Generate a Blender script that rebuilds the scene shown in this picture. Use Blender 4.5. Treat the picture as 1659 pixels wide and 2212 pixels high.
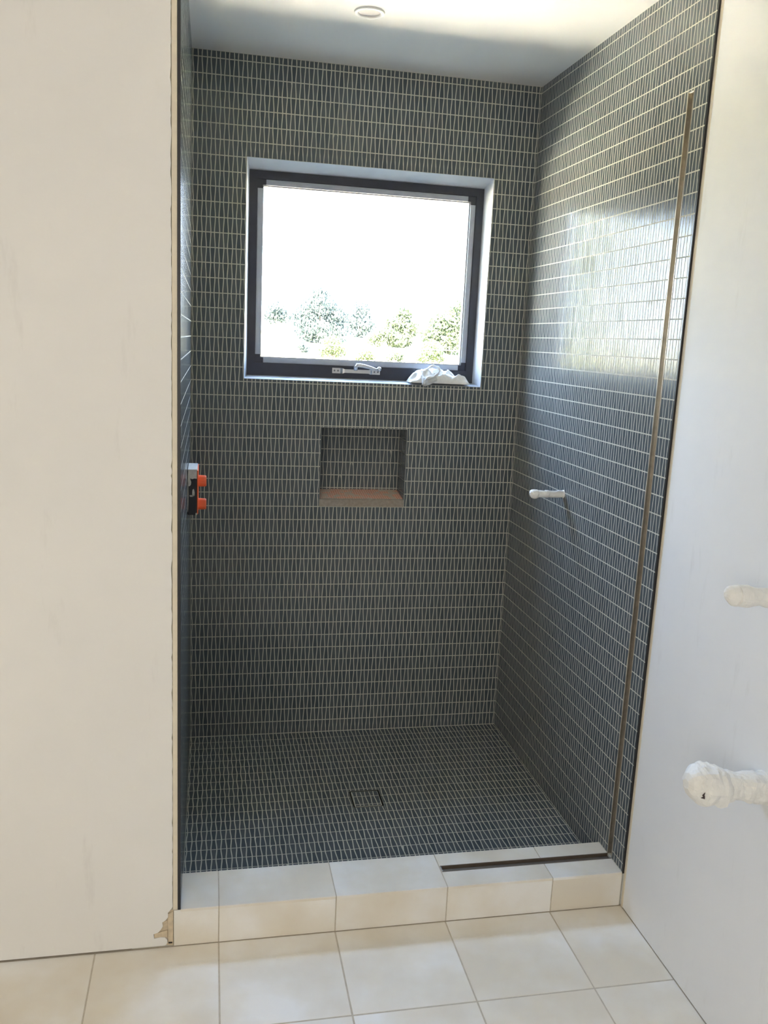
import bpy, bmesh, math, random
from mathutils import Vector, Matrix, Euler, noise

# ------------------------------------------------------------------ clear
for o in list(bpy.data.objects):
    bpy.data.objects.remove(o, do_unlink=True)
sc = bpy.context.scene
COL = sc.collection
rnd = random.Random(7)

# ------------------------------------------------------------------ camera
F_PX = 1853.86
cam_d = bpy.data.cameras.new('camera')
cam = bpy.data.objects.new('camera', cam_d)
COL.objects.link(cam)
cam.location = (0.07047, -1.94943, 1.50624)
cam.rotation_euler = tuple(math.radians(a) for a in (78.80569, -2.64083, -11.23065))
cam_d.sensor_fit = 'HORIZONTAL'
cam_d.sensor_width = 36.0
cam_d.lens = F_PX * 36.0 / 1659.0
cam_d.clip_start = 0.02
cam_d.clip_end = 900
sc.camera = cam
CAM_M = Euler(cam.rotation_euler, 'XYZ').to_matrix()

# ------------------------------------------------------------------ world, sun, big lights, exposure
SKY = 16.0
world = bpy.data.worlds.new('world')
sc.world = world
world.use_nodes = True
wn = world.node_tree.nodes; wl = world.node_tree.links
wn.clear()
w_out = wn.new('ShaderNodeOutputWorld')
w_bg = wn.new('ShaderNodeBackground')
w_co = wn.new('ShaderNodeTexCoord')
w_sep = wn.new('ShaderNodeSeparateXYZ')
w_ramp = wn.new('ShaderNodeValToRGB')
w_ramp.color_ramp.elements[0].position = 0.0
w_ramp.color_ramp.elements[0].color = (0.93, 1.05, 1.22, 1)
w_ramp.color_ramp.elements[1].position = 0.7
w_ramp.color_ramp.elements[1].color = (0.52, 0.76, 1.22, 1)
wl.new(w_co.outputs['Generated'], w_sep.inputs[0])
wl.new(w_sep.outputs['Z'], w_ramp.inputs[0])
wl.new(w_ramp.outputs[0], w_bg.inputs['Color'])
w_bg.inputs['Strength'].default_value = SKY
wl.new(w_bg.outputs[0], w_out.inputs[0])

def add_light(name, kind, loc, rot, energy, color, **kw):
    d = bpy.data.lights.new(name, kind)
    d.energy = energy
    d.color = color
    for k, v in kw.items():
        setattr(d, k, v)
    o = bpy.data.objects.new(name, d)
    COL.objects.link(o)
    o.location = loc
    o.rotation_euler = rot
    return o

# sun stands high behind the house, so the ground close below the window lies in the house's shade
sun_dir = Vector((-0.35, -0.62, 0.70)).normalized()       # towards the sun
sun = add_light('sun', 'SUN', (-20, 0, 30), (0, 0, 0), 265.0, (1.0, 0.88, 0.70), angle=math.radians(0.6))
sun.rotation_euler = sun_dir.to_track_quat('Z', 'Y').to_euler()
# added fill lamp behind the camera, in front of the closed rear wall
room_fill = add_light('room_fill_light', 'AREA', (-0.95, -3.17, 1.10), (math.radians(78), 0, 0), 34.0,
                     (1.0, 0.945, 0.86), shape='RECTANGLE', size=1.3, size_y=1.9)
# sampling portal in the shower window (gives no light of its own)
portal = add_light('window_portal', 'AREA', (0.615, 1.215, 1.72), (math.radians(-90), 0, 0), 1.0,
                   (1, 1, 1), shape='RECTANGLE', size=0.80, size_y=0.66)
portal.data.cycles.is_portal = True

sc.view_settings.view_transform = 'Standard'
sc.view_settings.look = 'None'
sc.view_settings.gamma = 1.0
sc.view_settings.use_curve_mapping = False
sc.view_settings.exposure = 0.5
sc.cycles.use_denoising = True
sc.cycles.max_bounces = 10
sc.cycles.diffuse_bounces = 6
sc.cycles.glossy_bounces = 4
sc.cycles.transparent_max_bounces = 12
sc.cycles.sample_clamp_indirect = 90.0

# ------------------------------------------------------------------ dimensions (metres)
H = 2.400          # ceiling
W = 1.1948         # tile face of right shower wall
XL = 0.0075        # tile face of left shower wall
D = 1.0991         # tile face of back wall
ZS = 0.0285        # shower floor tile face
HC = 0.1025        # curb top
DC = 0.148         # curb depth
XR = W + 0.006     # white wall on the right
ROW0 = 2.378       # topmost full grout line
ROW = 0.04895      # mosaic row pitch
PU = 0.01435       # mosaic column pitch
AMP = 0.00130      # wave of the vertical joints
GR = 0.0021        # joint width
WIN = (0.186, 1.043, 1.361, 2.086)
NICHE = (0.462, 0.778, 0.9095, 1.198)
WALL_T = 0.25

# ------------------------------------------------------------------ helpers
def link(o, parent=None):
    COL.objects.link(o)
    if parent is not None:
        o.parent = parent
    return o

def mesh_obj(name, me, mat=None, parent=None):
    o = bpy.data.objects.new(name, me)
    if mat is not None and len(me.materials) == 0:
        me.materials.append(mat)
    return link(o, parent)

def obj(name, bm, mat, parent=None, smooth=False):
    me = bpy.data.meshes.new(name)
    bm.normal_update()
    bm.to_mesh(me)
    bm.free()
    if smooth:
        for p in me.polygons:
            p.use_smooth = True
    return mesh_obj(name, me, mat, parent)

def tag(o, label=None, cat=None, group=None, kind=None):
    if label: o['label'] = label
    if cat: o['category'] = cat
    if group: o['group'] = group
    if kind: o['kind'] = kind
    return o

def empty(name, loc=(0, 0, 0)):
    o = bpy.data.objects.new(name, None)
    o.empty_display_size = 0.05
    COL.objects.link(o)
    o.location = loc
    return o

def box(bm, x0, x1, y0, y1, z0, z1, bevel=0.0, seg=1):
    vs = [bm.verts.new((x, y, z)) for x in (x0, x1) for y in (y0, y1) for z in (z0, z1)]
    fs = [(0, 1, 3, 2), (4, 6, 7, 5), (0, 4, 5, 1), (2, 3, 7, 6), (0, 2, 6, 4), (1, 5, 7, 3)]
    faces = [bm.faces.new([vs[i] for i in f]) for f in fs]
    if bevel > 0:
        es = list({e for f in faces for e in f.edges})
        bmesh.ops.bevel(bm, geom=es, offset=bevel, segments=seg, affect='EDGES', profile=0.6)

def box_obj(name, b, mat, parent=None, bevel=0.0, seg=1, origin=None):
    bm = bmesh.new()
    if origin is None:
        origin = Vector((0, 0, 0))
    ox, oy, oz = origin
    box(bm, b[0] - ox, b[1] - ox, b[2] - oy, b[3] - oy, b[4] - oz, b[5] - oz, bevel, seg)
    o = obj(name, bm, mat, parent)
    o.location = origin
    return o

def prism(bm, pts, f0, f1):
    """pts: 2-D outline, f0/f1 map (a, b) to the 3-D near / far face"""
    a = [bm.verts.new(f0(*p)) for p in pts]
    b = [bm.verts.new(f1(*p)) for p in pts]
    n = len(pts)
    bm.faces.new(a)
    bm.faces.new(b[::-1])
    for i in range(n):
        j = (i + 1) % n
        bm.faces.new((a[j], a[i], b[i], b[j]))
    bmesh.ops.recalc_face_normals(bm, faces=bm.faces[:])

def tube(bm, path, radii, seg=12, cap=True):
    path = [Vector(p) for p in path]
    rings = []
    up = Vector((0, 0, 1))
    for i, p in enumerate(path):
        t = (path[min(i + 1, len(path) - 1)] - path[max(i - 1, 0)]).normalized()
        ref = up if abs(t.dot(up)) < 0.9 else Vector((0, 1, 0))
        s = t.cross(ref).normalized()
        q = t.cross(s).normalized()
        r = radii[i] if isinstance(radii, (list, tuple)) else radii
        rings.append([bm.verts.new(p + (s * math.cos(2 * math.pi * k / seg) + q * math.sin(2 * math.pi * k / seg)) * r) for k in range(seg)])
    for a, b in zip(rings[:-1], rings[1:]):
        for k in range(seg):
            m = (k + 1) % seg
            bm.faces.new((a[k], a[m], b[m], b[k]))
    if cap:
        bm.faces.new(rings[0])
        bm.faces.new(rings[-1][::-1])
    bmesh.ops.recalc_face_normals(bm, faces=bm.faces[:])

def lathe(bm, prof, seg=32, axis='Z', origin=(0, 0, 0)):
    """prof: list of (r, h)"""
    o = Vector(origin)
    def pt(r, h, a):
        c, s = math.cos(a) * r, math.sin(a) * r
        return o + {'Z': Vector((c, s, h)), 'X': Vector((h, c, s)), 'Y': Vector((c, h, s))}[axis]
    rings = []
    for r, h in prof:
        if r < 1e-6:
            rings.append([bm.verts.new(pt(0, h, 0))])
        else:
            rings.append([bm.verts.new(pt(r, h, 2 * math.pi * k / seg)) for k in range(seg)])
    for a, b in zip(rings[:-1], rings[1:]):
        for k in range(seg):
            m = (k + 1) % seg
            if len(a) == 1 and len(b) == 1:
                continue
            if len(a) == 1:
                bm.faces.new((a[0], b[m], b[k]))
            elif len(b) == 1:
                bm.faces.new((a[k], a[m], b[0]))
            else:
                bm.faces.new((a[k], a[m], b[m], b[k]))
    bmesh.ops.recalc_face_normals(bm, faces=bm.faces[:])

# ------------------------------------------------------------------ materials
class Mat:
    def __init__(s, name):
        s.m = bpy.data.materials.new(name)
        s.m.use_nodes = True
        s.n = s.m.node_tree.nodes
        s.l = s.m.node_tree.links
        s.b = s.n['Principled BSDF']
    def new(s, t): return s.n.new(t)
    def link(s, a, b): s.l.new(a, b)
    def coord(s, kind='Object', scale=(1, 1, 1)):
        c = s.new('ShaderNodeTexCoord'); mp = s.new('ShaderNodeMapping')
        mp.inputs['Scale'].default_value = scale
        s.link(c.outputs[kind], mp.inputs[0])
        return mp.outputs[0]
    def noise(s, vec, scale, detail=4, rough=0.55):
        t = s.new('ShaderNodeTexNoise')
        t.inputs['Scale'].default_value = scale
        t.inputs['Detail'].default_value = detail
        t.inputs['Roughness'].default_value = rough
        s.link(vec, t.inputs['Vector'])
        return t.outputs['Fac']
    def ramp(s, fac, stops):
        r = s.new('ShaderNodeValToRGB')
        el = r.color_ramp.elements
        while len(el) < len(stops): el.new(0.5)
        for e, (p, c) in zip(el, stops):
            e.position = p
            e.color = (*c, 1) if len(c) == 3 else c
        s.link(fac, r.inputs[0])
        return r.outputs[0]
    def mix(s, fac, a, b):
        x = s.new('ShaderNodeMix'); x.data_type = 'RGBA'
        for sock, v in ((x.inputs[0], fac), (x.inputs[6], a), (x.inputs[7], b)):
            if isinstance(v, (int, float)): sock.default_value = v
            elif isinstance(v, tuple): sock.default_value = (*v, 1)
            else: s.link(v, sock)
        return x.outputs[2]
    def bump(s, h, strength, dist=0.001):
        b = s.new('ShaderNodeBump')
        b.inputs['Strength'].default_value = strength
        b.inputs['Distance'].default_value = dist
        s.link(h, b.inputs['Height'])
        s.link(b.outputs[0], s.b.inputs['Normal'])

def simple(name, col, rough=0.5, metal=0.0, spec=0.5, var=0.0, scale=20.0, bump=0.0):
    m = Mat(name)
    m.b.inputs['Roughness'].default_value = rough
    m.b.inputs['Metallic'].default_value = metal
    m.b.inputs['Specular IOR Level'].default_value = spec
    v = m.coord()
    nz = m.noise(v, scale)
    lo = tuple(c * (1 - var) for c in col); hi = tuple(min(1, c * (1 + var)) for c in col)
    m.link(m.ramp(nz, [(0.3, lo), (0.7, hi)]), m.b.inputs['Base Color'])
    if bump: m.bump(m.noise(v, scale * 4), bump)
    return m.m

# glossy slate glazed mosaic
def mosaic_material():
    m = Mat('mosaic_glaze')
    g = m.new('ShaderNodeNewGeometry'); oi = m.new('ShaderNodeObjectInfo')
    ad = m.new('ShaderNodeMath'); ad.operation = 'ADD'
    m.link(g.outputs['Random Per Island'], ad.inputs[0]); m.link(oi.outputs['Random'], ad.inputs[1])
    fr = m.new('ShaderNodeMath'); fr.operation = 'FRACT'; m.link(ad.outputs[0], fr.inputs[0])
    c = m.ramp(fr.outputs[0], [(0.0, (0.078, 0.094, 0.104)), (0.5, (0.094, 0.111, 0.121)), (1.0, (0.110, 0.126, 0.134))])
    m.link(c, m.b.inputs['Base Color'])
    m.b.inputs['Roughness'].default_value = 0.18
    m.b.inputs['Specular IOR Level'].default_value = 0.27
    return m.m

def plaster_material(name, base, stain, amount):
    m = Mat(name)
    v = m.coord()
    a = m.noise(v, 2.2, 5, 0.6)
    vs = m.coord('Object', (5.0, 5.0, 1.1))
    b = m.noise(vs, 2.6, 6, 0.65)
    c1 = m.ramp(a, [(0.35, tuple(x * 0.965 for x in base)), (0.65, base)])
    f = m.ramp(b, [(0.60, (0, 0, 0)), (0.78, (amount, amount, amount))])
    m.link(m.mix(f, c1, stain), m.b.inputs['Base Color'])
    m.b.inputs['Roughness'].default_value = 0.75
    m.b.inputs['Specular IOR Level'].default_value = 0.25
    m.bump(m.noise(v, 90, 3), 0.15, 0.0006)
    return m.m

def porcelain_material():
    m = Mat('beige_porcelain')
    v = m.coord('Object')
    oi = m.new('ShaderNodeObjectInfo')
    off = m.new('ShaderNodeVectorMath'); off.operation = 'ADD'
    sc_ = m.new('ShaderNodeVectorMath'); sc_.operation = 'SCALE'; sc_.inputs['Scale'].default_value = 37.0
    cx = m.new('ShaderNodeCombineXYZ')
    m.link(oi.outputs['Random'], cx.inputs[0]); m.link(oi.outputs['Random'], cx.inputs[1])
    m.link(cx.outputs[0], sc_.inputs[0])
    m.link(v, off.inputs[0]); m.link(sc_.outputs[0], off.inputs[1])
    n1 = m.noise(off.outputs[0], 4.6, 4, 0.5)
    n2 = m.noise(off.outputs[0], 900, 2, 0.5)
    c = m.ramp(n1, [(0.38, (0.745, 0.68, 0.57)), (0.52, (0.79, 0.745, 0.66)), (0.66, (0.85, 0.83, 0.79))])
    m.link(m.mix(m.ramp(n2, [(0.3, (0.0,) * 3), (0.8, (0.10,) * 3)]), c, (0.45, 0.42, 0.38)), m.b.inputs['Base Color'])
    m.b.inputs['Roughness'].default_value = 0.42
    m.b.inputs['Specular IOR Level'].default_value = 0.4
    return m.m

def niche_mesh_material():
    """orange waterproofing mesh half buried in grey mortar"""
    m = Mat('orange_membrane')
    v = m.coord()
    sep = m.new('ShaderNodeSeparateXYZ'); m.link(v, sep.inputs[0])
    def lines(out, per):
        a = m.new('ShaderNodeMath'); a.operation = 'MULTIPLY'; a.inputs[1].default_value = 2 * math.pi / per
        m.link(out, a.inputs[0])
        s = m.new('ShaderNodeMath'); s.operation = 'COSINE'; m.link(a.outputs[0], s.inputs[0])
        g = m.new('ShaderNodeMath'); g.operation = 'GREATER_THAN'; g.inputs[1].default_value = 0.62
        m.link(s.outputs[0], g.inputs[0])
        return g.outputs[0]
    mx = m.new('ShaderNodeMath'); mx.operation = 'MAXIMUM'
    m.link(lines(sep.outputs['X'], 0.0085), mx.inputs[0]); m.link(lines(sep.outputs['Y'], 0.017), mx.inputs[1])
    grid = m.mix(mx.outputs[0], (0.80, 0.57, 0.46), (0.68, 0.27, 0.17))
    n = m.noise(v, 26, 4, 0.6)
    f = m.ramp(n, [(0.50, (0, 0, 0)), (0.58, (0.9, 0.9, 0.9))])
    m.link(m.mix(f, grid, (0.58, 0.50, 0.42)), m.b.inputs['Base Color'])
    m.b.inputs['Roughness'].default_value = 0.8
    m.bump(n, 0.5, 0.002)
    return m.m

def glass_material():
    m = Mat('window_glass')
    m.n.remove(m.b)
    tr = m.new('ShaderNodeBsdfTransparent'); tr.inputs[0].default_value = (0.97, 0.985, 0.98, 1)
    gl = m.new('ShaderNodeBsdfGlossy'); gl.inputs['Roughness'].default_value = 0.02
    lw = m.new('ShaderNodeLayerWeight'); lw.inputs['Blend'].default_value = 0.5      # facing term for a thin pane
    pw = m.new('ShaderNodeMath'); pw.operation = 'POWER'; pw.inputs[1].default_value = 5.0
    m.link(lw.outputs['Facing'], pw.inputs[0])
    ma = m.new('ShaderNodeMath'); ma.operation = 'MULTIPLY_ADD'; ma.inputs[1].default_value = 0.9; ma.inputs[2].default_value = 0.035
    m.link(pw.outputs[0], ma.inputs[0])
    mx = m.new('ShaderNodeMixShader')
    m.link(ma.outputs[0], mx.inputs[0]); m.link(tr.outputs[0], mx.inputs[1]); m.link(gl.outputs[0], mx.inputs[2])
    m.link(mx.outputs[0], m.n['Material Output'].inputs[0])
    return m.m

def leaf_material(name, c0, c1):
    """thin leaves: half reflecting, half letting light through"""
    m = Mat(name)
    g = m.new('ShaderNodeNewGeometry')
    c = m.ramp(g.outputs['Random Per Island'], [(0, c0), (1, c1)])
    m.link(c, m.b.inputs['Base Color'])
    m.b.inputs['Roughness'].default_value = 0.6
    m.b.inputs['Specular IOR Level'].default_value = 0.2
    tl = m.new('ShaderNodeBsdfTranslucent'); m.link(c, tl.inputs[0])
    ad = m.new('ShaderNodeAddShader')
    m.link(m.b.outputs[0], ad.inputs[0]); m.link(tl.outputs[0], ad.inputs[1])
    m.link(ad.outputs[0], m.n['Material Output'].inputs[0])
    return m.m

M_TILE = mosaic_material()
M_GROUT = simple('sand_grout', (0.50, 0.495, 0.43), 0.9, var=0.08, scale=40)
M_WALL = plaster_material('white_wall_paint', (0.80, 0.785, 0.755), (0.52, 0.50, 0.47), 0.34)
M_WALL_R = plaster_material('wall_paint_window_tint', (0.81, 0.82, 0.83), (0.52, 0.51, 0.49), 0.34)  # same white paint, cooled and lightened to carry the window's blue light
M_CEIL = plaster_material('ceiling_paint', (0.80, 0.79, 0.77), (0.7, 0.7, 0.7), 0.1)
M_PORC = porcelain_material()
M_FGROUT = simple('beige_grout', (0.53, 0.47, 0.38), 0.9, var=0.08, scale=60)
M_BEAD = simple('cream_bead', (0.70, 0.63, 0.50), 0.6, var=0.05, scale=30)
M_PLASTER = simple('bare_plaster', (0.62, 0.51, 0.36), 0.9, var=0.14, scale=60, bump=0.4)
M_DARKGAP = simple('dark_gap', (0.03, 0.025, 0.02), 0.9)
M_BLACK = simple('black_aluminium', (0.016, 0.016, 0.019), 0.38, var=0.1)
M_FRAME = simple('window_frame_black', (0.026, 0.028, 0.042), 0.45, var=0.1)
M_TAPE = simple('pale_masking_tape', (0.36, 0.39, 0.45), 0.6, var=0.05, scale=30)
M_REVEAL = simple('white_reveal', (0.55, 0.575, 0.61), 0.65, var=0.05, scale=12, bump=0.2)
M_BRONZE = simple('brushed_bronze', (0.46, 0.425, 0.365), 0.32, metal=0.9, var=0.12, scale=60)
M_BRONZE_D = simple('dark_bronze', (0.17, 0.14, 0.11), 0.45, metal=0.5, var=0.1)
M_STEEL = simple('satin_steel', (0.55, 0.56, 0.57), 0.32, metal=1.0, var=0.05)
M_PAPER = simple('white_wrap', (0.82, 0.81, 0.78), 0.6, var=0.05, scale=35, bump=0.3)
M_RAG = simple('white_cloth', (0.78, 0.78, 0.77), 0.9, var=0.05, scale=120, bump=0.5)
M_ORANGE = simple('orange_plastic', (0.88, 0.15, 0.045), 0.38, var=0.04)
M_BOX = simple('black_plastic', (0.008, 0.009, 0.013), 0.5, var=0.2)
M_MORTAR = simple('grey_mortar', (0.34, 0.295, 0.245), 0.9, var=0.15, scale=90, bump=0.5)
M_NICHEFLOOR = niche_mesh_material()
M_GLASS = glass_material()
M_LAMP = simple('lamp_white', (0.80, 0.79, 0.76), 0.5)
M_DIFF = simple('lamp_diffuser', (0.36, 0.35, 0.35), 0.5, var=0.04)
M_GROUND = simple('dry_grass', (0.155, 0.145, 0.095), 0.95, var=0.25, scale=0.4)
M_BARK = simple('bark', (0.10, 0.08, 0.06), 0.9, var=0.2)
M_LEAF = [leaf_material('leaf_a', (0.020, 0.028, 0.016), (0.038, 0.049, 0.026)),
          leaf_material('leaf_b', (0.026, 0.036, 0.015), (0.050, 0.064, 0.029)),
          leaf_material('leaf_c', (0.020, 0.028, 0.028), (0.037, 0.051, 0.049))]

# ------------------------------------------------------------------ mosaic generator
NS = 5
def tile_template(par):
    """full tile, type 0: wide at bottom, 1: wide at top; local u centred, v from 0 to ROW, n outwards"""
    L = []; R = []
    s = 1 if par == 0 else -1
    for i in range(NS):
        t = i / (NS - 1)
        v = GR / 2 + t * (ROW - GR)
        w = AMP * s * math.cos(math.pi * v / ROW)
        L.append((-PU / 2 - w + GR / 2, v)); R.append((PU / 2 + w - GR / 2, v))
    return L, R

BEV = 0.0006
def tile_geo(L, R):
    verts = []; faces = []; smooth = []
    # outer ring at depth, order: left up, top mid, right down, bottom mid
    n = len(L)
    inL = []; inR = []
    for i in range(n):
        dv = BEV if i == 0 else (-BEV if i == n - 1 else 0)
        inL.append((L[i][0] + BEV, L[i][1] + dv)); inR.append((R[i][0] - BEV, R[i][1] + dv))
    mid_o = [((a[0] + b[0]) / 2, (a[1] + b[1]) / 2) for a, b in zip(L, R)]
    mid_i = [((a[0] + b[0]) / 2, (a[1] + b[1]) / 2) for a, b in zip(inL, inR)]
    outer = L + [mid_o[-1]] + R[::-1] + [mid_o[0]]
    inner = inL + [mid_i[-1]] + inR[::-1] + [mid_i[0]]
    N = len(outer)
    verts += [(u, v, -0.0022) for u, v in outer]
    dome = 0.00009
    for k, (u, v) in enumerate(inner):
        verts.append((u, v, dome if k in (n, N - 1) else 0.0))
    mids = []
    for i in range(1, n - 1):
        mids.append(len(verts)); verts.append((mid_i[i][0], mid_i[i][1], dome))
    for k in range(N):
        m = (k + 1) % N
        faces.append((k, N + k, N + m, m)); smooth.append(False)
    lid = [N + i for i in range(n)]
    rid = [N + n + 1 + (n - 1 - i) for i in range(n)]
    mid = [N + N - 1] + mids + [N + n]
    for i in range(n - 1):
        faces.append((lid[i], mid[i], mid[i + 1], lid[i + 1])); smooth.append(False)
        faces.append((mid[i], rid[i], rid[i + 1], mid[i + 1])); smooth.append(False)
    return verts, faces, smooth

TEMPL = [tile_geo(*tile_template(p)) for p in (0, 1)]
TMESH = []
for p in (0, 1):
    me = bpy.data.meshes.new('mosaic_tile')
    me.from_pydata(*[TEMPL[p][0], [], TEMPL[p][1]])
    for f, s in zip(me.polygons, TEMPL[p][2]): f.use_smooth = s
    me.materials.append(M_TILE)
    TMESH.append(me)

def clip(poly, axis, val, keep_less):
    out = []
    n = len(poly)
    for i in range(n):
        a = poly[i]; b = poly[(i + 1) % n]
        da = (val - a[axis]) if keep_less else (a[axis] - val)
        db = (val - b[axis]) if keep_less else (b[axis] - val)
        if da >= 0: out.append(a)
        if (da >= 0) != (db >= 0):
            t = da / (da - db)
            out.append((a[0] + (b[0] - a[0]) * t, a[1] + (b[1] - a[1]) * t))
    return out

def area(poly):
    return 0.5 * sum(poly[i][0] * poly[(i + 1) % len(poly)][1] - poly[(i + 1) % len(poly)][0] * poly[i][1] for i in range(len(poly)))

def inset_poly(poly, d):
    cx = sum(p[0] for p in poly) / len(poly); cy = sum(p[1] for p in poly) / len(poly)
    out = []
    for x, y in poly:
        l = math.hypot(x - cx, y - cy) or 1
        k = max(0.0, 1 - d * 1.2 / l)
        out.append((cx + (x - cx) * k, cy + (y - cy) * k))
    return out

def project_px(P):
    q = CAM_M.transposed() @ (Vector(P) - Vector(cam.location))
    if q.z > -0.01: return None
    return (829.5 + F_PX * q.x / -q.z, 1106 - F_PX * q.y / -q.z)

def mosaic(parent, O, U, V, N, u0, u1, v0, v1, vline, uline, holes=(), limit=300, name='mosaic_tile', stuff='mosaic_field', seed=1):
    """Lay wave-cut mosaic on the plane O + u*U + v*V, outward normal N. vline: a grout line in v; uline: a joint in u."""
    r = random.Random(seed)
    O, U, V, N = Vector(O), Vector(U), Vector(V), Vector(N)
    basis = Matrix((U, V, N)).transposed()
    flip = basis.determinant() < 0
    full = []; cut = []
    k0 = math.floor((u0 - uline) / PU) - 1; k1 = math.ceil((u1 - uline) / PU) + 1
    j0 = math.floor((v0 - vline) / ROW) - 1; j1 = math.ceil((v1 - vline) / ROW) + 1
    g = GR / 2
    for j in range(j0, j1 + 1):
        for k in range(k0, k1 + 1):
            par = (k + j) % 2
            cu = uline + (k + 0.5) * PU; cv = vline + j * ROW
            a = (cu - PU / 2 - AMP, cu + PU / 2 + AMP, cv, cv + ROW)
            if a[1] < u0 or a[0] > u1 or a[3] < v0 or a[2] > v1: continue
            hit = a[0] < u0 + g or a[1] > u1 - g or a[2] < v0 - 1e-4 or a[3] > v1 + 1e-4
            hs = [h for h in holes if a[0] < h[1] and a[1] > h[0] and a[2] < h[3] - 1e-4 and a[3] > h[2] + 1e-4]
            if not hit and not hs:
                full.append((cu, cv, par)); continue
            L, R = tile_template(par)
            poly = [(cu + x, cv + y) for x, y in R] + [(cu + x, cv + y) for x, y in L[::-1]]
            for ax, val, less in ((0, u0 + g, False), (0, u1 - g, True), (1, v0 + g * 0.6, False), (1, v1 - g * 0.6, True)):
                if poly: poly = clip(poly, ax, val, less)
            pieces = [poly] if len(poly) > 2 else []
            for h in hs:
                nxt = []
                for p in pieces:
                    e = 0.0006
                    for spec in (((0, h[0] - e, True),), ((0, h[1] + e, False),),
                                 ((0, h[0], False), (0, h[1], True), (1, h[2] - e, True)),
                                 ((0, h[0], False), (0, h[1], True), (1, h[3] + e, False))):
                        q = p
                        for ax, val, less in spec:
                            q = clip(q, ax, val, less)
                            if len(q) < 3: break
                        if len(q) > 2: nxt.append(q)
                pieces = nxt
            for p in pieces:
                if abs(area(p)) > 1.2e-5: cut.append(p)
    # rank by size in the photograph
    ranked = []
    for (cu, cv, par) in full:
        c = [O + U * (cu + du) + V * (cv + dv) for du, dv in ((-PU / 2, 0), (PU / 2, 0), (PU / 2, ROW), (-PU / 2, ROW))]
        px = [project_px(p) for p in c]
        s = 0
        if None not in px:
            s = abs(area(px))
            mx = sum(p[0] for p in px) / 4; my = sum(p[1] for p in px) / 4
            if not (0 <= mx <= 1659 and 0 <= my <= 2212): s = 0
        ranked.append((s, cu, cv, par))
    ranked.sort(key=lambda t: -t[0])
    single = ranked[:limit]; rest = ranked[limit:]
    for s, cu, cv, par in single:
        o = bpy.data.objects.new(name, TMESH[par])
        COL.objects.link(o)
        tilt = Euler((r.gauss(0, 0.0022), r.gauss(0, 0.006), 0)).to_matrix()
        b = basis.copy()
        if flip:
            b = Matrix((-U, V, N)).transposed()
        o.matrix_world = Matrix.Translation(O + U * cu + V * cv) @ (b @ tilt).to_4x4()
        o.parent = parent
    vs = []; fs = []; sm = []
    for s, cu, cv, par in rest:
        tv, tf, ts = TEMPL[par]
        tx = r.gauss(0, 0.0022); ty = r.gauss(0, 0.006)
        base = len(vs)
        for (x, y, z) in tv:
            vs.append(O + U * (cu + x) + V * (cv + y) + N * (z + ty * x - tx * (y - ROW / 2)))
        for f in tf:
            f = tuple(base + i for i in f)
            fs.append(f[::-1] if not flip else f)
        sm += ts
    for p in cut:
        if area(p) < 0: p = p[::-1]
        base = len(vs); n = len(p)
        ip = inset_poly(p, BEV)
        vs += [O + U * x + V * y + N * -0.0022 for x, y in p] + [O + U * x + V * y for x, y in ip]
        for i in range(n):
            m = (i + 1) % n
            f = (base + i, base + m, base + n + m, base + n + i)
            fs.append(f if not flip else f[::-1]); sm.append(False)
        f = tuple(base + n + i for i in range(n))
        fs.append(f if not flip else f[::-1]); sm.append(False)
    if vs:
        me = bpy.data.meshes.new(stuff)
        me.from_pydata(vs, [], fs)
        me.polygons.foreach_set('use_smooth', sm)
        bm = bmesh.new(); bm.from_mesh(me)
        bmesh.ops.recalc_face_normals(bm, faces=bm.faces[:])
        # islands are open shells: make them face outwards
        for f in bm.faces:
            if f.normal.dot(N) < -0.02: f.normal_flip()
        bm.to_mesh(me); bm.free()
        me.materials.append(M_TILE)
        o = mesh_obj(stuff, me, None, parent)
        o['kind'] = 'stuff'
    return len(full), len(cut)

def slab_with_holes(bm, a0, a1, b0, b1, holes, near, far):
    """grid-cut slab; near/far map (a, b) to 3-D"""
    As = sorted({a0, a1, *[h[0] for h in holes], *[h[1] for h in holes]})
    Bs = sorted({b0, b1, *[h[2] for h in holes], *[h[3] for h in holes]})
    cache = {}
    def vert(i, j, k):
        if (i, j, k) not in cache:
            cache[(i, j, k)] = bm.verts.new((near if k == 0 else far)(As[i], Bs[j]))
        return cache[(i, j, k)]
    def solid(i, j):
        if not (0 <= i < len(As) - 1 and 0 <= j < len(Bs) - 1): return False
        ca = (As[i] + As[i + 1]) / 2; cb = (Bs[j] + Bs[j + 1]) / 2
        return not any(h[0] < ca < h[1] and h[2] < cb < h[3] for h in holes)
    for i in range(len(As) - 1):
        for j in range(len(Bs) - 1):
            if not solid(i, j): continue
            for k in (0, 1):
                bm.faces.new([vert(i, j, k), vert(i + 1, j, k), vert(i + 1, j + 1, k), vert(i, j + 1, k)])
            for (di, dj, e) in ((-1, 0, ((i, j), (i, j + 1))), (1, 0, ((i + 1, j), (i + 1, j + 1))), (0, -1, ((i, j), (i + 1, j))), (0, 1, ((i, j + 1), (i + 1, j + 1)))):
                if not solid(i + di, j + dj):
                    (p, q), (s, t) = e
                    bm.faces.new([vert(p, q, 0), vert(s, t, 0), vert(s, t, 1), vert(p, q, 1)])
    bmesh.ops.recalc_face_normals(bm, faces=bm.faces[:])

GD = 0.0002   # grout sits this far behind the tile faces

# ------------------------------------------------------------------ large structure
XW0, YW0 = -2.1, -3.2     # bathroom extents
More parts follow.
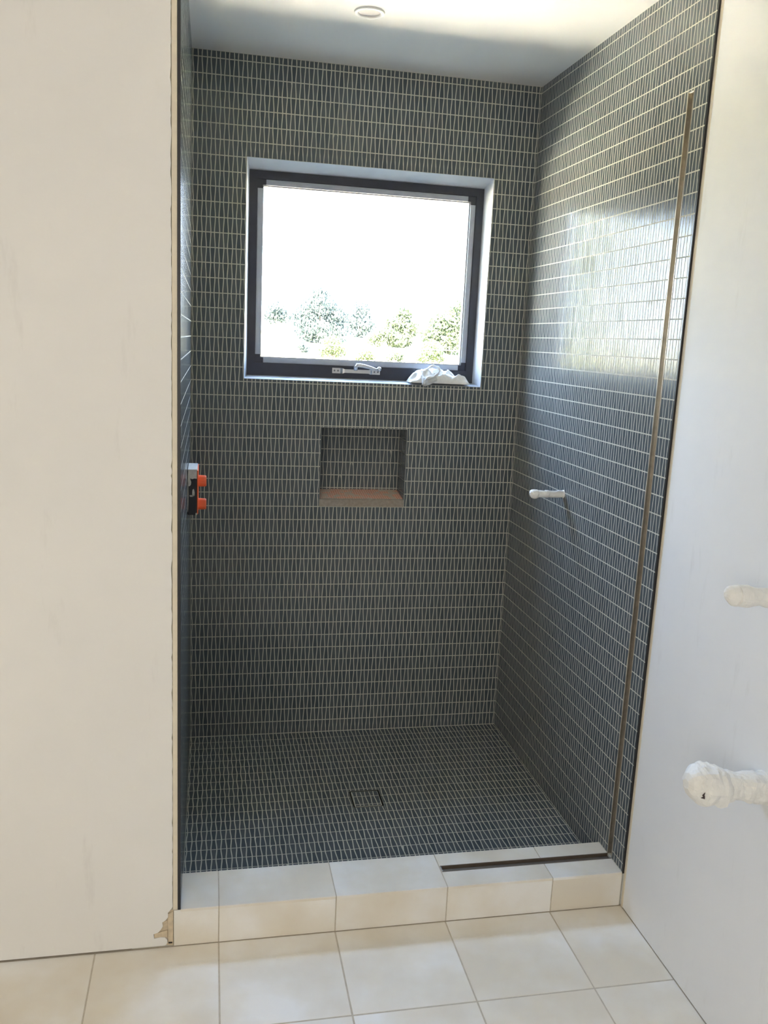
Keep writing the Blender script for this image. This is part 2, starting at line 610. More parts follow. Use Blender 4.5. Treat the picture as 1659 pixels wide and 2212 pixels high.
# back wall with window opening and niche
bm = bmesh.new()
slab_with_holes(bm, -0.25, XR + 0.25, -0.2, H + 0.15, [WIN, NICHE], lambda a, b: (a, D + GD, b), lambda a, b: (a, D + WALL_T, b))
wall_back = tag(obj('wall_back', bm, M_GROUT), kind='structure')
mosaic(wall_back, (0, D, 0), (1, 0, 0), (0, 0, 1), (0, -1, 0), XL, W, ZS, H, ROW0, 0.012, holes=[WIN, NICHE], seed=11)

# niche liner: a box behind the opening
n0, n1, nz0, nz1 = NICHE
NB = D + 0.125
bm = bmesh.new()
box(bm, n0 - 0.01, n1 + 0.01, NB + GD, NB + 0.02, nz0 - 0.01, nz1 + 0.01)
niche = obj('niche', bm, M_GROUT, wall_back)
mosaic(niche, (0, NB, 0), (1, 0, 0), (0, 0, 1), (0, -1, 0), n0 + 0.003, n1 - 0.003, nz0 + 0.04, nz1 - 0.002, ROW0, 0.012 + PU * 0.3, seed=12)
for xs, nx, sgn in ((n0 + 0.0022, 1, 1), (n1 - 0.0022, -1, -1)):
    mosaic(niche, (xs, 0, 0), (0, 1, 0), (0, 0, 1), (nx, 0, 0), D + 0.001, NB, nz0, nz1, ROW0, D + 0.004, seed=13, stuff='mosaic_edge')
mosaic(niche, (0, 0, nz1 - 0.0022), (1, 0, 0), (0, 1, 0), (0, 0, -1), n0 + 0.002, n1 - 0.002, D + 0.001, NB, D + 0.02, 0.012, seed=14, stuff='mosaic_soffit')
# sloping niche sill, not tiled yet: orange mesh behind, combed mortar at the front
bm = bmesh.new()
NXs = 40
prof = [(D - 0.0004, nz0 + 0.0005), (D + 0.002, nz0 + 0.026), (D + 0.010, nz0 + 0.029)]
def sill_strip(prof, amp):
    rows = []
    for y, z in prof:
        rows.append([bm.verts.new((n0 + 0.001 + (n1 - n0 - 0.002) * i / NXs, y, z + amp * noise.noise(Vector((i * 0.45, y * 60, z * 60))))) for i in range(NXs + 1)])
    for a, b in zip(rows[:-1], rows[1:]):
        for i in range(NXs):
            bm.faces.new((a[i], a[i + 1], b[i + 1], b[i]))
sill_strip(prof, 0.0008)
niche_lip = obj('niche_sill_mortar', bm, M_MORTAR, niche)
bm = bmesh.new()
sill_strip([(D + 0.010, nz0 + 0.029), (D + 0.05, nz0 + 0.0335), (D + 0.09, nz0 + 0.039), (NB + 0.002, nz0 + 0.044)], 0.0008)
obj('orange_mesh_sill', bm, M_NICHEFLOOR, niche)
bm = bmesh.new()
for i in range(46):                                    # comb ridges left by the notched trowel
    x = n0 + 0.09 + i * 0.0052
    if x > n1 - 0.016: break
    tube(bm, [(x, D - 0.0003, nz0 + 0.004), (x - 0.005, D + 0.0012, nz0 + 0.0245)], 0.0009, 5)
tag(obj('mortar_ridges', bm, M_MORTAR, niche), kind='stuff')

# left and right shower walls
bm = bmesh.new()
box(bm, -0.11, XL - GD, 0.004, D + GD, -0.2, H + 0.02)
wall_sl = tag(obj('wall_shower_left', bm, M_GROUT), kind='structure')
mosaic(wall_sl, (XL, 0, 0), (0, 1, 0), (0, 0, 1), (1, 0, 0), 0.0055, D, ZS, H, ROW0, 0.013, holes=[(-1, DC, -1, HC)], seed=15)
CH = (0.0655, 0.0925)      # glass-channel slot in y
bm = bmesh.new()
slab_with_holes(bm, 0.004, D + GD, -0.2, H + 0.02, [(CH[0], CH[1], HC, 2.128)], lambda a, b: (W + GD, a, b), lambda a, b: (W + 0.18, a, b))
wall_sr = tag(obj('wall_shower_right', bm, M_GROUT), kind='structure')
mosaic(wall_sr, (W, 0, 0), (0, 1, 0), (0, 0, 1), (-1, 0, 0), 0.0025, D, ZS, H, ROW0, 0.009, holes=[(-1, DC, -1, HC), (CH[0], CH[1], HC, 2.128)], seed=16)

# shower floor
DR = (0.534, 0.636, 0.541, 0.645)
bm = bmesh.new()
slab_with_holes(bm, XL - 0.02, W + 0.02, 0.02, D + 0.02, [DR], lambda a, b: (a, b, ZS - GD), lambda a, b: (a, b, -0.12))
floor_sh = tag(obj('floor_shower', bm, M_GROUT), kind='structure')
mosaic(floor_sh, (0, 0, ZS), (1, 0, 0), (0, 1, 0), (0, 0, 1), XL, W, DC, D, D - 0.002, 0.012, holes=[DR], seed=17)

# ceiling over shower and bathroom
bm = bmesh.new()
box(bm, XW0 - 0.1, XR + 0.2, YW0 - 0.1, D + 0.01, H, H + 0.15)
ceiling = tag(obj('ceiling', bm, M_CEIL), kind='structure')

# outside of the house: facade around the bathroom's outer wall and a flat roof (they shade the ground below)
bm = bmesh.new()
for b in ((-7, -0.25, D + 0.03, D + WALL_T, -3.3, 2.7), (XR + 0.25, 7, D + 0.03, D + WALL_T, -3.3, 2.7), (-0.25, XR + 0.25, D + 0.03, D + WALL_T, -3.3, -0.2),
          (-7, -6.75, -6.75, D + 0.03, -3.3, 2.55), (6.75, 7, -6.75, D + 0.03, -3.3, 2.55), (-7, 7, -7, -6.75, -3.3, 2.55)):
    box(bm, *b)
tag(obj('wall_exterior', bm, M_WALL), kind='structure')
bm = bmesh.new()
box(bm, -7.2, 7.2, -7.2, D + 0.45, H + 0.16, H + 0.36)
tag(obj('roof', bm, M_WALL), kind='structure')

# bathroom floor: bed of grout and single tiles
bm = bmesh.new()
box(bm, XW0, XR + 0.1, YW0, 0.02, -0.12, -0.0006)
floor = tag(obj('floor', bm, M_FGROUT), kind='structure')
xs = [-2.1, -1.985, -1.688, -1.391, -1.094, -0.797, -0.497, -0.197, 0.1015, 0.3985, 0.695, 0.9905, XR]
ys = [0.0, -0.286, -0.576, -0.866, -1.156, -1.446, -1.736, -2.026, -2.316, -2.606, -2.896, YW0]
for i in range(len(xs) - 1):
    for j in range(len(ys) - 1):
        x0, x1, y1, y0 = xs[i] + 0.0017, xs[i + 1] - 0.0017, ys[j] - 0.0017, ys[j + 1] + 0.0017
        if i == len(xs) - 2: x1 = XR - 0.0008
        box_obj('floor_tile', (x0, x1, y0, y1, -0.008, rnd.uniform(-0.0002, 0.0002)), M_PORC, floor, bevel=0.0008,
                origin=Vector(((x0 + x1) / 2, (y0 + y1) / 2, 0)))

# white partition left of the opening: panel with a ragged, torn right edge
E0 = -0.0122
edge = []
z = 0.112
edge.append((-0.0185, 0.1015))
while z < H - 0.004:
    edge.append((E0 + max(-0.0016, min(0.0014, rnd.gauss(0.0006, 0.0008))), z)); z += rnd.uniform(0.005, 0.016)
torn = [(-0.0305, 0.0055), (-0.0268, 0.0075), (-0.0240, 0.0130), (-0.0245, 0.0205), (-0.0300, 0.0275), (-0.0400, 0.0290), (-0.0560, 0.0275),
        (-0.0575, 0.0400), (-0.0470, 0.0430), (-0.0400, 0.0505), (-0.0350, 0.0600), (-0.0365, 0.0705), (-0.0280, 0.0760), (-0.0225, 0.0840), (-0.0225, 0.0960)]
pts = [(XW0, 0.0045)] + torn + edge + [(E0, H), (XW0, H)]
bm = bmesh.new()
prism(bm, pts, lambda a, b: (a, -0.0015, b), lambda a, b: (a, 0.006, b))
bmesh.ops.triangulate(bm, faces=[f for f in bm.faces if len(f.verts) > 4])
wall_l = tag(obj('wall_left', bm, M_WALL), kind='structure')
box_obj('wall_core', (XW0, -0.0095, 0.006, 0.105, -0.05, H), M_DARKGAP, wall_l)
# exposed plaster in the torn corner and lifted flaps of paper
bm = bmesh.new()
prism(bm, [(-0.062, 0.003), (-0.0095, 0.003), (-0.0095, 0.100), (-0.0205, 0.1005), (-0.026, 0.080), (-0.041, 0.070), (-0.062, 0.042)],
      lambda a, b: (a, 0.0035, b), lambda a, b: (a, 0.0062, b))
obj('bare_plaster', bm, M_PLASTER, wall_l)
for tri in ([(-0.0365, 0.0705), (-0.0235, 0.0745), (-0.0330, 0.0600)], [(-0.056, 0.0285), (-0.0555, 0.0395), (-0.0245, 0.0465), (-0.0240, 0.0260)],
            [(-0.0225, 0.004), (-0.0105, 0.003), (-0.0102, 0.097), (-0.0225, 0.092)]):
    bm = bmesh.new()
    a = [bm.verts.new((x, 0.0008 + 0.0016 * noise.noise(Vector((x * 80, zz * 80, 1))), zz)) for x, zz in tri]
    b = [bm.verts.new((v.co.x, v.co.y + 0.0009, v.co.z)) for v in a]
    bm.faces.new(a); bm.faces.new(b[::-1])
    for i in range(len(a)):
        j = (i + 1) % len(a); bm.faces.new((a[j], a[i], b[i], b[j]))
    bmesh.ops.recalc_face_normals(bm, faces=bm.faces[:])
    obj('torn_paper', bm, M_PLASTER, wall_l)
bm = bmesh.new()
box(bm, -0.0215, -0.0125, -0.0008, 0.003, 0.0095, 0.0125)
obj('crack', bm, M_DARKGAP, wall_l)

# remaining bathroom shell
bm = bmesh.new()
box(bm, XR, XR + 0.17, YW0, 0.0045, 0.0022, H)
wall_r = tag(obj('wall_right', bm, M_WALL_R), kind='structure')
bm = bmesh.new()
box(bm, XR + 0.004, XR + 0.17, YW0, 0.004, -0.1, 0.004)
obj('wall_base_gap', bm, M_DARKGAP, wall_r)
bm = bmesh.new()
box(bm, XW0 - 0.12, XW0, YW0, 0.3, -0.1, H)
tag(obj('wall_far_left', bm, M_WALL), kind='structure')
bm = bmesh.new()
box(bm, XW0 - 0.12, XR + 0.17, YW0 - 0.12, YW0, -0.1, H)
tag(obj('wall_rear', bm, M_WALL), kind='structure')

# black edge trims and cream corner bead
bm = bmesh.new(); box(bm, 0.0008, XL + 0.0004, -0.0012, 0.0055, HC - 0.001, H, 0.0008)
tag(obj('trim_1', bm, M_BLACK), kind='structure')
bm = bmesh.new(); box(bm, W - 0.0004, W + 0.0072, -0.0012, 0.0025, HC - 0.004, H, 0.0008)
tag(obj('trim_2', bm, M_BLACK), kind='structure')
bm = bmesh.new(); box(bm, -0.0105, 0.0008, -0.0022, 0.0062, HC + 0.001, H, 0.001)
tag(obj('trim_3', bm, M_BEAD), kind='structure')
bm = bmesh.new(); box(bm, XR - 0.0012, XR + 0.002, -0.0120, -0.0012, 0.0, H, 0.0008)
tag(obj('trim_4', bm, M_BEAD), kind='structure')

# ------------------------------------------------------------------ curb
curb = tag(empty('shower_curb', (0.6, 0.07, 0)), 'low threshold faced with beige porcelain tiles in front of the shower', 'curb')
def curb_part(name, b, mat, bevel=0.0008):
    o = box_obj(name, b, mat, None, bevel, origin=Vector(((b[0] + b[1]) / 2, (b[2] + b[3]) / 2, (b[4] + b[5]) / 2)))
    o.parent = curb
    o.matrix_parent_inverse = Matrix.Translation(-Vector(curb.location))
    return o
bm = bmesh.new()
slab_with_holes(bm, -0.0085, W + 0.0008, 0.0012, DC - 0.0008, [(0.699, W + 0.0008, CH[0], CH[1])], lambda a, b: (a, b, HC - 0.0010), lambda a, b: (a, b, 0.0))
cb = obj('core', bm, M_FGROUT, curb); cb.matrix_parent_inverse = Matrix.Translation(-Vector(curb.location))
cx = [-0.0085, 0.1015, 0.3985, 0.696, 0.992, W + 0.0006]
for i in range(5):
    a, b = cx[i] + (0 if i == 0 else 0.0013), cx[i + 1] - (0 if i == 4 else 0.0013)
    curb_part('front_tile', (a, b, -0.0005, 0.008, 0.0012, HC - 0.0022), M_PORC)
    at = max(a, XL + 0.0002)
    if i < 3:
        curb_part('top_tile', (at, b, -0.0008, DC, HC - 0.008, HC), M_PORC)
    else:
        curb_part('top_tile', (at, min(b, W - 0.0002), -0.0008, CH[0], HC - 0.008, HC), M_PORC)
        curb_part('top_tile', (at, min(b, W - 0.0002), CH[1], DC, HC - 0.008, HC), M_PORC)
curb_part('back_face', (XL, W, DC - 0.0015, DC - 0.0005, 0.0, HC - 0.003), M_FGROUT, 0)

# glass channels (empty, waiting for the screen)
def channel(name, label, b_fn, length_boxes, mats):
    e = tag(empty(name, b_fn), label, 'channel')
    for nm, b, mt in length_boxes:
        o = box_obj(nm, b, mt, None, 0.0006)
        o.parent = e; o.matrix_parent_inverse = Matrix.Translation(-Vector(b_fn))
    return e
y0, y1 = CH
channel('floor_channel', 'dark bronze glass channel sunk in the top of the beige curb', (0.95, 0.08, HC - 0.012), [
    ('channel_base', (0.699, W - 0.0005, y0, y1, HC - 0.0125, HC - 0.0070), M_BRONZE_D),
    ('channel_side', (0.699, W - 0.0005, y0, y0 + 0.0022, HC - 0.0105, HC + 0.0008), M_BRONZE_D),
    ('channel_side', (0.699, W - 0.0005, y1 - 0.0022, y1, HC - 0.0105, HC + 0.0008), M_BRONZE_D),
    ('end_cap', (0.699, 0.7015, y0 + 0.0022, y1 - 0.0022, HC - 0.0105, HC + 0.0004), M_STEEL)], None)
channel('wall_channel', 'tall bronze glass channel let into the right mosaic wall', (W, 0.08, HC), [
    ('channel_base', (W + 0.0105, W + 0.0125, y0, y1, HC, 2.128), M_BRONZE),
    ('channel_side', (W - 0.0012, W + 0.0105, y0, y0 + 0.0022, HC, 2.128), M_BRONZE),
    ('channel_side', (W - 0.0012, W + 0.0105, y1 - 0.0022, y1, HC, 2.128), M_BRONZE),
    ('end_cap', (W + 0.0002, W + 0.0105, y0 + 0.0022, y1 - 0.0022, 2.1255, 2.128), M_BRONZE)], None)

# ------------------------------------------------------------------ window
win = tag(empty('window_1', (0.615, D + 0.08, 1.36)), kind='structure')
WP = Matrix.Translation(-Vector(win.location))
def wpart(o, parent=win):
    o.parent = parent
    if parent is win: o.matrix_parent_inverse = WP
    return o
wx0, wx1, wz0, wz1 = WIN
FY = D + 0.075
fx0, fx1, fz0, fz1 = 0.199, 1.0335, 1.3705, 2.0615        # outer edge of black frame
def ring(bm, o, i, yo, yi, yb):
    """bevelled rectangular ring: outer rect o at depth yo, inner rect i at depth yi, both run back to yb"""
    def rect(r, y): return [bm.verts.new(p) for p in ((r[0], y, r[2]), (r[1], y, r[2]), (r[1], y, r[3]), (r[0], y, r[3]))]
    a, b, c, d = rect(o, yo), rect(i, yi), rect(i, yb), rect(o, yb)
    for k in range(4):
        m = (k + 1) % 4
        bm.faces.new((a[k], a[m], b[m], b[k])); bm.faces.new((b[k], b[m], c[m], c[k]))
        bm.faces.new((c[k], c[m], d[m], d[k])); bm.faces.new((d[k], d[m], a[m], a[k]))
    bmesh.ops.recalc_face_normals(bm, faces=bm.faces[:])
bm = bmesh.new()
ring(bm, (wx0, wx1, wz0, wz1), (fx0 + 0.001, fx1 - 0.001, fz0 + 0.001, fz1 - 0.001), D - 0.0012, FY + 0.012, FY + 0.012)
# plaster unevenness along the reveal
bmesh.ops.subdivide_edges(bm, edges=bm.edges[:], cuts=10, use_grid_fill=True)
for v in bm.verts:
    if v.co.y < FY + 0.011:
        v.co += Vector((noise.noise(v.co * 25), 0, noise.noise(v.co * 25 + Vector((9, 0, 0))))) * 0.0009
wpart(obj('reveal', bm, M_REVEAL))
bm = bmesh.new()
ring(bm, (fx0, fx1, fz0, fz1), (fx0 + 0.027, fx1 - 0.027, fz0 + 0.044, fz1 - 0.027), FY, FY, FY + 0.06)
wpart(obj('frame', bm, M_FRAME))
sx0, sx1, sz0, sz1 = fx0 + 0.027, fx1 - 0.027, fz0 + 0.044, fz1 - 0.027
bm = bmesh.new()
ring(bm, (sx0 - 0.004, sx1 + 0.004, sz0 - 0.004, sz1 + 0.004), (sx0 + 0.019, sx1 - 0.019, sz0 + 0.019, sz1 - 0.019), FY + 0.006, FY + 0.006, FY + 0.05)
wpart(obj('sash', bm, M_FRAME))
TY = FY + 0.0048
for b in ((sx0 + 0.030, sx1 - 0.030, TY, TY + 0.0012, sz1 - 0.019, sz1 - 0.001), (sx0 + 0.030, sx1 - 0.030, TY, TY + 0.0012, sz0 + 0.001, sz0 + 0.019),
          (sx0 + 0.001, sx0 + 0.019, TY, TY + 0.0012, sz0 + 0.030, sz1 - 0.030), (sx1 - 0.019, sx1 - 0.001, TY, TY + 0.0012, sz0 + 0.030, sz1 - 0.030)):
    o = box_obj('masking_strip', b, M_TAPE); wpart(o)
bm = bmesh.new()
box(bm, sx0 + 0.012, sx1 - 0.012, FY + 0.022, FY + 0.026, sz0 + 0.012, sz1 - 0.012)
wpart(obj('glass', bm, M_GLASS))
bm = bmesh.new()
ring(bm, (sx0 + 0.0185, sx1 - 0.0185, sz0 + 0.0185, sz1 - 0.0185), (sx0 + 0.022, sx1 - 0.022, sz0 + 0.022, sz1 - 0.022), FY + 0.016, FY + 0.016, FY + 0.022)
wpart(obj('glazing_bead', bm, simple('grey_bead', (0.35, 0.36, 0.38), 0.5)))
# handle: riveted bridge plate with a curved lever
hx, hz = 0.592, fz0 + 0.027
hd = empty('handle', (0, 0, 0)); hd.parent = win; hd.matrix_parent_inverse = WP
bm = bmesh.new()
hp = []
for i in range(25):
    t = i / 24
    x = hx - 0.088 + 0.176 * t
    lift = 0.010 * (1 if 0.28 < t < 0.72 else max(0, 1 - abs((t - 0.5)) / 0.5 * 1) * 2.2 if 0.2 < t < 0.8 else 0)
    hw = 0.0095 - 0.003 * (1 if 0.22 < t < 0.78 else 0)
    hp.append((x, FY - 0.001 - min(lift, 0.010), hw))
prev = None
for x, y, hw in hp:
    cur = [bm.verts.new((x, y - 0.003, hz + hw)), bm.verts.new((x, y - 0.003, hz - hw)), bm.verts.new((x, y, hz - hw)), bm.verts.new((x, y, hz + hw))]
    if prev:
        for k in range(4): bm.faces.new((prev[k], prev[(k + 1) % 4], cur[(k + 1) % 4], cur[k]))
    else: bm.faces.new(cur)
    prev = cur
bm.faces.new(prev[::-1])
bmesh.ops.recalc_face_normals(bm, faces=bm.faces[:])
obj('base_plate', bm, M_STEEL, hd)
bm = bmesh.new()
lev = [(-0.006, -0.024, 0.004), (-0.006, -0.026, 0.016), (-0.002, -0.028, 0.0225), (0.010, -0.029, 0.0225), (0.028, -0.030, 0.0195), (0.048, -0.031, 0.0155), (0.066, -0.031, 0.0105), (0.074, -0.031, 0.010)]
tube(bm, [(hx + a, FY + b, hz + c) for a, b, c in lev], [0.007, 0.0075, 0.0075, 0.0075, 0.007, 0.006, 0.005, 0.0045], 10)
obj('lever', bm, M_STEEL, hd, smooth=True)
bm = bmesh.new()
bmesh.ops.create_uvsphere(bm, u_segments=14, v_segments=10, radius=0.0085, matrix=Matrix.Translation((hx + 0.079, FY - 0.031, hz + 0.012)))
obj('lever_tip', bm, M_STEEL, hd, smooth=True)
for dx in (-0.080, -0.067, 0.067, 0.080):
    bm = bmesh.new()
    lathe(bm, [(0.0, -0.0058), (0.0032, -0.0052), (0.0034, -0.0038)], 12, 'Y', (hx + dx, FY, hz))
    obj('screw', bm, simple('screw_grey', (0.18, 0.18, 0.19), 0.4, metal=0.8), hd)

# rag thrown on the sill: crumpled, folded cloth with a curled hem
RX, RZ = 0.888, wz0 + 0.0075
rag = tag(empty('cleaning_rag', (RX, D + 0.03, RZ)), 'crumpled white cloth rag lying on the right end of the window sill', 'rag')
bm = bmesh.new()
nu, nv = 56, 30
top = []
for i in range(nu + 1):
    row = []
    u = i / nu
    for j in range(nv + 1):
        v = j / nv
        x = (u - 0.5) * 0.222
        y = (v - 0.5) * 0.082 - 0.004
        env = max(0.0, 1 - abs(2 * u - 1) ** 3.5) ** 0.6 * max(0.0, 1 - abs(2 * v - 1) ** 3) ** 0.5
        p = Vector((u * 4.2, v * 2.0, 3.1))
        f1 = 1 - abs(noise.noise(p)) * 1.9
        f2 = 1 - abs(noise.noise(p * 2.3 + Vector((4, 1, 0)))) * 1.6
        h = env * (0.006 + 0.034 * f1 + 0.009 * f2 + 0.010 * v)
        if 0.55 < u < 0.66: h -= env * 0.010 * (1 - abs(u - 0.605) / 0.055)
        ed = noise.noise(Vector((u * 9, v * 5, 8))) * 0.007
        row.append(bm.verts.new((x + ed * 0.6, y + ed, max(0.0008, h))))
    top.append(row)
bot = [[bm.verts.new((v.co.x, v.co.y, 0.0002)) for v in r] for r in top]
for i in range(nu):
    for j in range(nv):
        bm.faces.new((top[i][j], top[i + 1][j], top[i + 1][j + 1], top[i][j + 1]))
        bm.faces.new((bot[i][j + 1], bot[i + 1][j + 1], bot[i + 1][j], bot[i][j]))
for i in range(nu):
    bm.faces.new((top[i + 1][0], top[i][0], bot[i][0], bot[i + 1][0])); bm.faces.new((top[i][nv], top[i + 1][nv], bot[i + 1][nv], bot[i][nv]))
for j in range(nv):
    bm.faces.new((top[0][j], top[0][j + 1], bot[0][j + 1], bot[0][j])); bm.faces.new((top[nu][j + 1], top[nu][j], bot[nu][j], bot[nu][j + 1]))
obj('folds', bm, M_RAG, rag, smooth=True)
bm = bmesh.new()
hem = [(-0.062, -0.047, -0.006), (-0.060, -0.049, 0.010), (-0.048, -0.046, 0.020), (-0.028, -0.042, 0.023), (-0.012, -0.034, 0.032), (0.000, -0.026, 0.046), (-0.006, -0.018, 0.058), (-0.022, -0.014, 0.062), (-0.040, -0.012, 0.053), (-0.055, -0.012, 0.040)]
sp = []
for i in range(len(hem) - 1):
    for t in range(4):
        a, b = Vector(hem[i]), Vector(hem[i + 1]); sp.append(a.lerp(b, t / 4))
tube(bm, sp, [0.0042 + 0.0016 * math.sin(i * 0.9) for i in range(len(sp))], 8)
obj('hem', bm, M_RAG, rag, smooth=True)
bm = bmesh.new()                                                       # corner hanging over the sill edge
gr = []
for i in range(13):
    row = []
    for j in range(7):
        u, v = i / 12, j / 6
        x = -0.072 + 0.058 * u
        zz = 0.022 - 0.034 * v * (1 - 0.75 * abs(u - 0.25))
        y = -0.040 - 0.012 * math.sin(v * 2.2) - 0.003 * math.sin(u * 9 + v * 3)
        row.append(bm.verts.new((x, y, zz)))
    gr.append(row)
for i in range(12):
    for j in range(6): bm.faces.new((gr[i][j], gr[i + 1][j], gr[i + 1][j + 1], gr[i][j + 1]))
ret = bmesh.ops.solidify(bm, geom=bm.faces[:], thickness=0.0025)
bmesh.ops.recalc_face_normals(bm, faces=bm.faces[:])
obj('hanging_corner', bm, M_RAG, rag, smooth=True)

# ------------------------------------------------------------------ downlight
dl = tag(empty('downlight', (0.497, 0.617, H)), 'small round recessed white downlight in the shower ceiling, switched off', 'light')
bm = bmesh.new()
lathe(bm, [(0.0300, 0.004), (0.0305, -0.0022), (0.0325, -0.0042), (0.0400, -0.0045), (0.0425, -0.0030), (0.0430, 0.0005)], 48, 'Z')
obj('trim_ring', bm, M_LAMP, dl, smooth=True)
bm = bmesh.new()
lathe(bm, [(0.0, -0.0004), (0.0304, -0.0004)], 48, 'Z')
obj('diffuser', bm, M_DIFF, dl, smooth=True)

# ------------------------------------------------------------------ rough-in valve on left wall
VY0, VY1 = 0.60, 0.74
vz0, vz1 = 0.978, 1.1135
valve = tag(empty('shower_valve', (XL, 0.66, vz0)), 'black rough-in valve box with two orange caps on the left mosaic wall', 'valve')
VP = Matrix.Translation(-Vector(valve.location))
def vpart(o):
    o.parent = valve; o.matrix_parent_inverse = VP; return o
vpart(box_obj('valve_body', (XL + 0.0006, XL + 0.028, VY0, VY1, vz0, vz1), M_BOX, None, 0.0035, 2))
vpart(box_obj('flange', (XL + 0.028, XL + 0.0315, VY0 + 0.001, VY1 - 0.001, vz0 + 0.003, vz1 - 0.002), M_ORANGE, None, 0.001))
for cz in (1.0055, 1.0755):
    bm = bmesh.new()
    lathe(bm, [(0.0, 0.0550), (0.0140, 0.0550), (0.0162, 0.0532), (0.0168, 0.0500), (0.0172, 0.0330), (0.0172, 0.0310)], 32, 'X', (XL, VY0 + 0.036, cz))
    vpart(obj('cap', bm, M_ORANGE, smooth=False))
bm = bmesh.new()                                                        # dried mortar on the camera side and top
for cx_, cz_, rx, rz in ((0.006, 1.077, 0.005, 0.012), (0.0175, 1.045, 0.0035, 0.014), (0.013, 1.036, 0.007, 0.003), (0.002, 1.04, 0.0016, 0.06), (0.0265, 0.982, 0.003, 0.004)):
    ps = []
    for k in range(11):
        a = 2 * math.pi * k / 11
        rr = 0.75 + 0.35 * rnd.random()
        ps.append((XL + cx_ + rx * rr * math.cos(a), cz_ + rz * rr * math.sin(a)))
    ps = [(min(max(p[0], XL + 0.0008), XL + 0.029), p[1]) for p in ps]
    prism(bm, ps, lambda a, b: (a, VY0 - 0.0012, b), lambda a, b: (a, VY0 + 0.001, b))
prism(bm, [(XL + 0.0025, 1.1125), (XL + 0.0275, 1.1125), (XL + 0.0275, 1.0875), (XL + 0.020, 1.0885), (XL + 0.014, 1.0862), (XL + 0.010, 1.0885), (XL + 0.006, 1.0870), (XL + 0.0035, 1.080), (XL + 0.001, 1.078)], lambda a, b: (a, VY0 - 0.0014, b), lambda a, b: (a, VY0 + 0.001, b))
box(bm, XL + 0.001, XL + 0.029, VY0 - 0.0006, VY1 - 0.01, vz1 - 0.003, vz1 + 0.0012, 0.001)
vpart(tag(obj('mortar_smear', bm, simple('pale_mortar', (0.52, 0.51, 0.48), 0.85, var=0.12, scale=90)), kind='stuff'))

# ------------------------------------------------------------------ wrapped pipe stubs
def wrapped_pipe(label, base, length, r, bulge, bulge_len, drop=0.0, seed=0, band=None, group=None, hang=0.0, square=2.0):
    """paper-wrapped pipe sticking out of a right-hand wall towards -x"""
    e = tag(empty('wrapped_pipe', base), label, 'pipe')
    def wrap(x0, x1, prof, n, seedv, amp):
        bm_ = bmesh.new()
        seg = 26; rings = []
        for i in range(n + 1):
            t = i / n
            x = x0 + (x1 - x0) * t
            rr = prof(t)
            ring_ = []
            for k in range(seg):
                a = 2 * math.pi * k / seg
                ca, sa = math.cos(a), math.sin(a)
                se = (abs(ca) ** square + abs(sa) ** square) ** (-1.0 / square)      # rounder or boxier section
                p3 = Vector((x, ca * r, sa * r))
                c1 = abs(noise.noise(p3 * 36 + Vector((seedv, 0, 0))))
                c2 = abs(noise.noise(p3 * 75 + Vector((0, seedv, 0))))
                d = 1 + amp * (0.9 * (0.35 - c1) + 0.35 * (0.3 - c2) + 0.5 * noise.noise(p3 * 30 + Vector((0, 0, seedv))))
                ring_.append(bm_.verts.new((-x + 0.0015 * noise.noise(p3 * 90), ca * rr * se * d, sa * rr * se * d - drop * (x / length) - hang * max(0, t - 0.6))))
            rings.append(ring_)
        for a_, b_ in zip(rings[:-1], rings[1:]):
            for k in range(seg):
                m = (k + 1) % seg
                if (k + len(rings)) % 2:
                    bm_.faces.new((a_[k], a_[m], b_[m])); bm_.faces.new((a_[k], b_[m], b_[k]))
                else:
                    bm_.faces.new((a_[k], a_[m], b_[k])); bm_.faces.new((a_[m], b_[m], b_[k]))
        bm_.faces.new(rings[0]); bm_.faces.new(rings[-1][::-1])
        bmesh.ops.recalc_face_normals(bm_, faces=bm_.faces[:])
        return bm_
    obj('paper_wrap', wrap(0.0005, length - bulge_len * 0.6, lambda t: r * (1.0 + 0.04 * math.sin(t * 9)), 26, seed, 0.30), M_PAPER, e)
    obj('wrapped_end', wrap(length - bulge_len, length, lambda t: bulge * (math.sin(math.pi * min(1, 0.18 + 0.80 * t)) ** 0.45 if t < 0.999 else 0.22), 18, seed + 5, 0.34), M_PAPER, e)
    if band:
        bm_ = bmesh.new()
        lathe(bm_, [(r * 1.06, -band - 0.006), (r * 1.16, -band - 0.004), (r * 1.16, -band + 0.004), (r * 1.06, -band + 0.006)], 20, 'X', (0, 0, -drop * band / length))
        obj('tape_band', bm_, M_PAPER, e)
    bm_ = bmesh.new()
    lathe(bm_, [(r * 0.8, -0.003), (r * 1.22, -0.002), (r * 1.26, 0.0)], 20, 'X', (0, 0, 0))
    obj('wall_collar', bm_, M_PAPER, e)
    return e
wrapped_pipe('slim pipe stub in white wrapping on the dark mosaic wall inside the shower', (W, 0.619, 1.051), 0.116, 0.0108, 0.0145, 0.030, 0.0, 3, 0.058)
wrapped_pipe('higher wrapped pipe stub cut off by the right edge, on the white wall', (XR, -0.500, 1.040), 0.140, 0.0195, 0.0210, 0.040, -0.014, 21, 0.095)
wrapped_pipe('lower thick wrapped pipe stub with bulging end on the white right wall', (XR, -0.505, 0.636), 0.178, 0.0285, 0.0400, 0.088, -0.020, 47, 0.085, square=2.7)

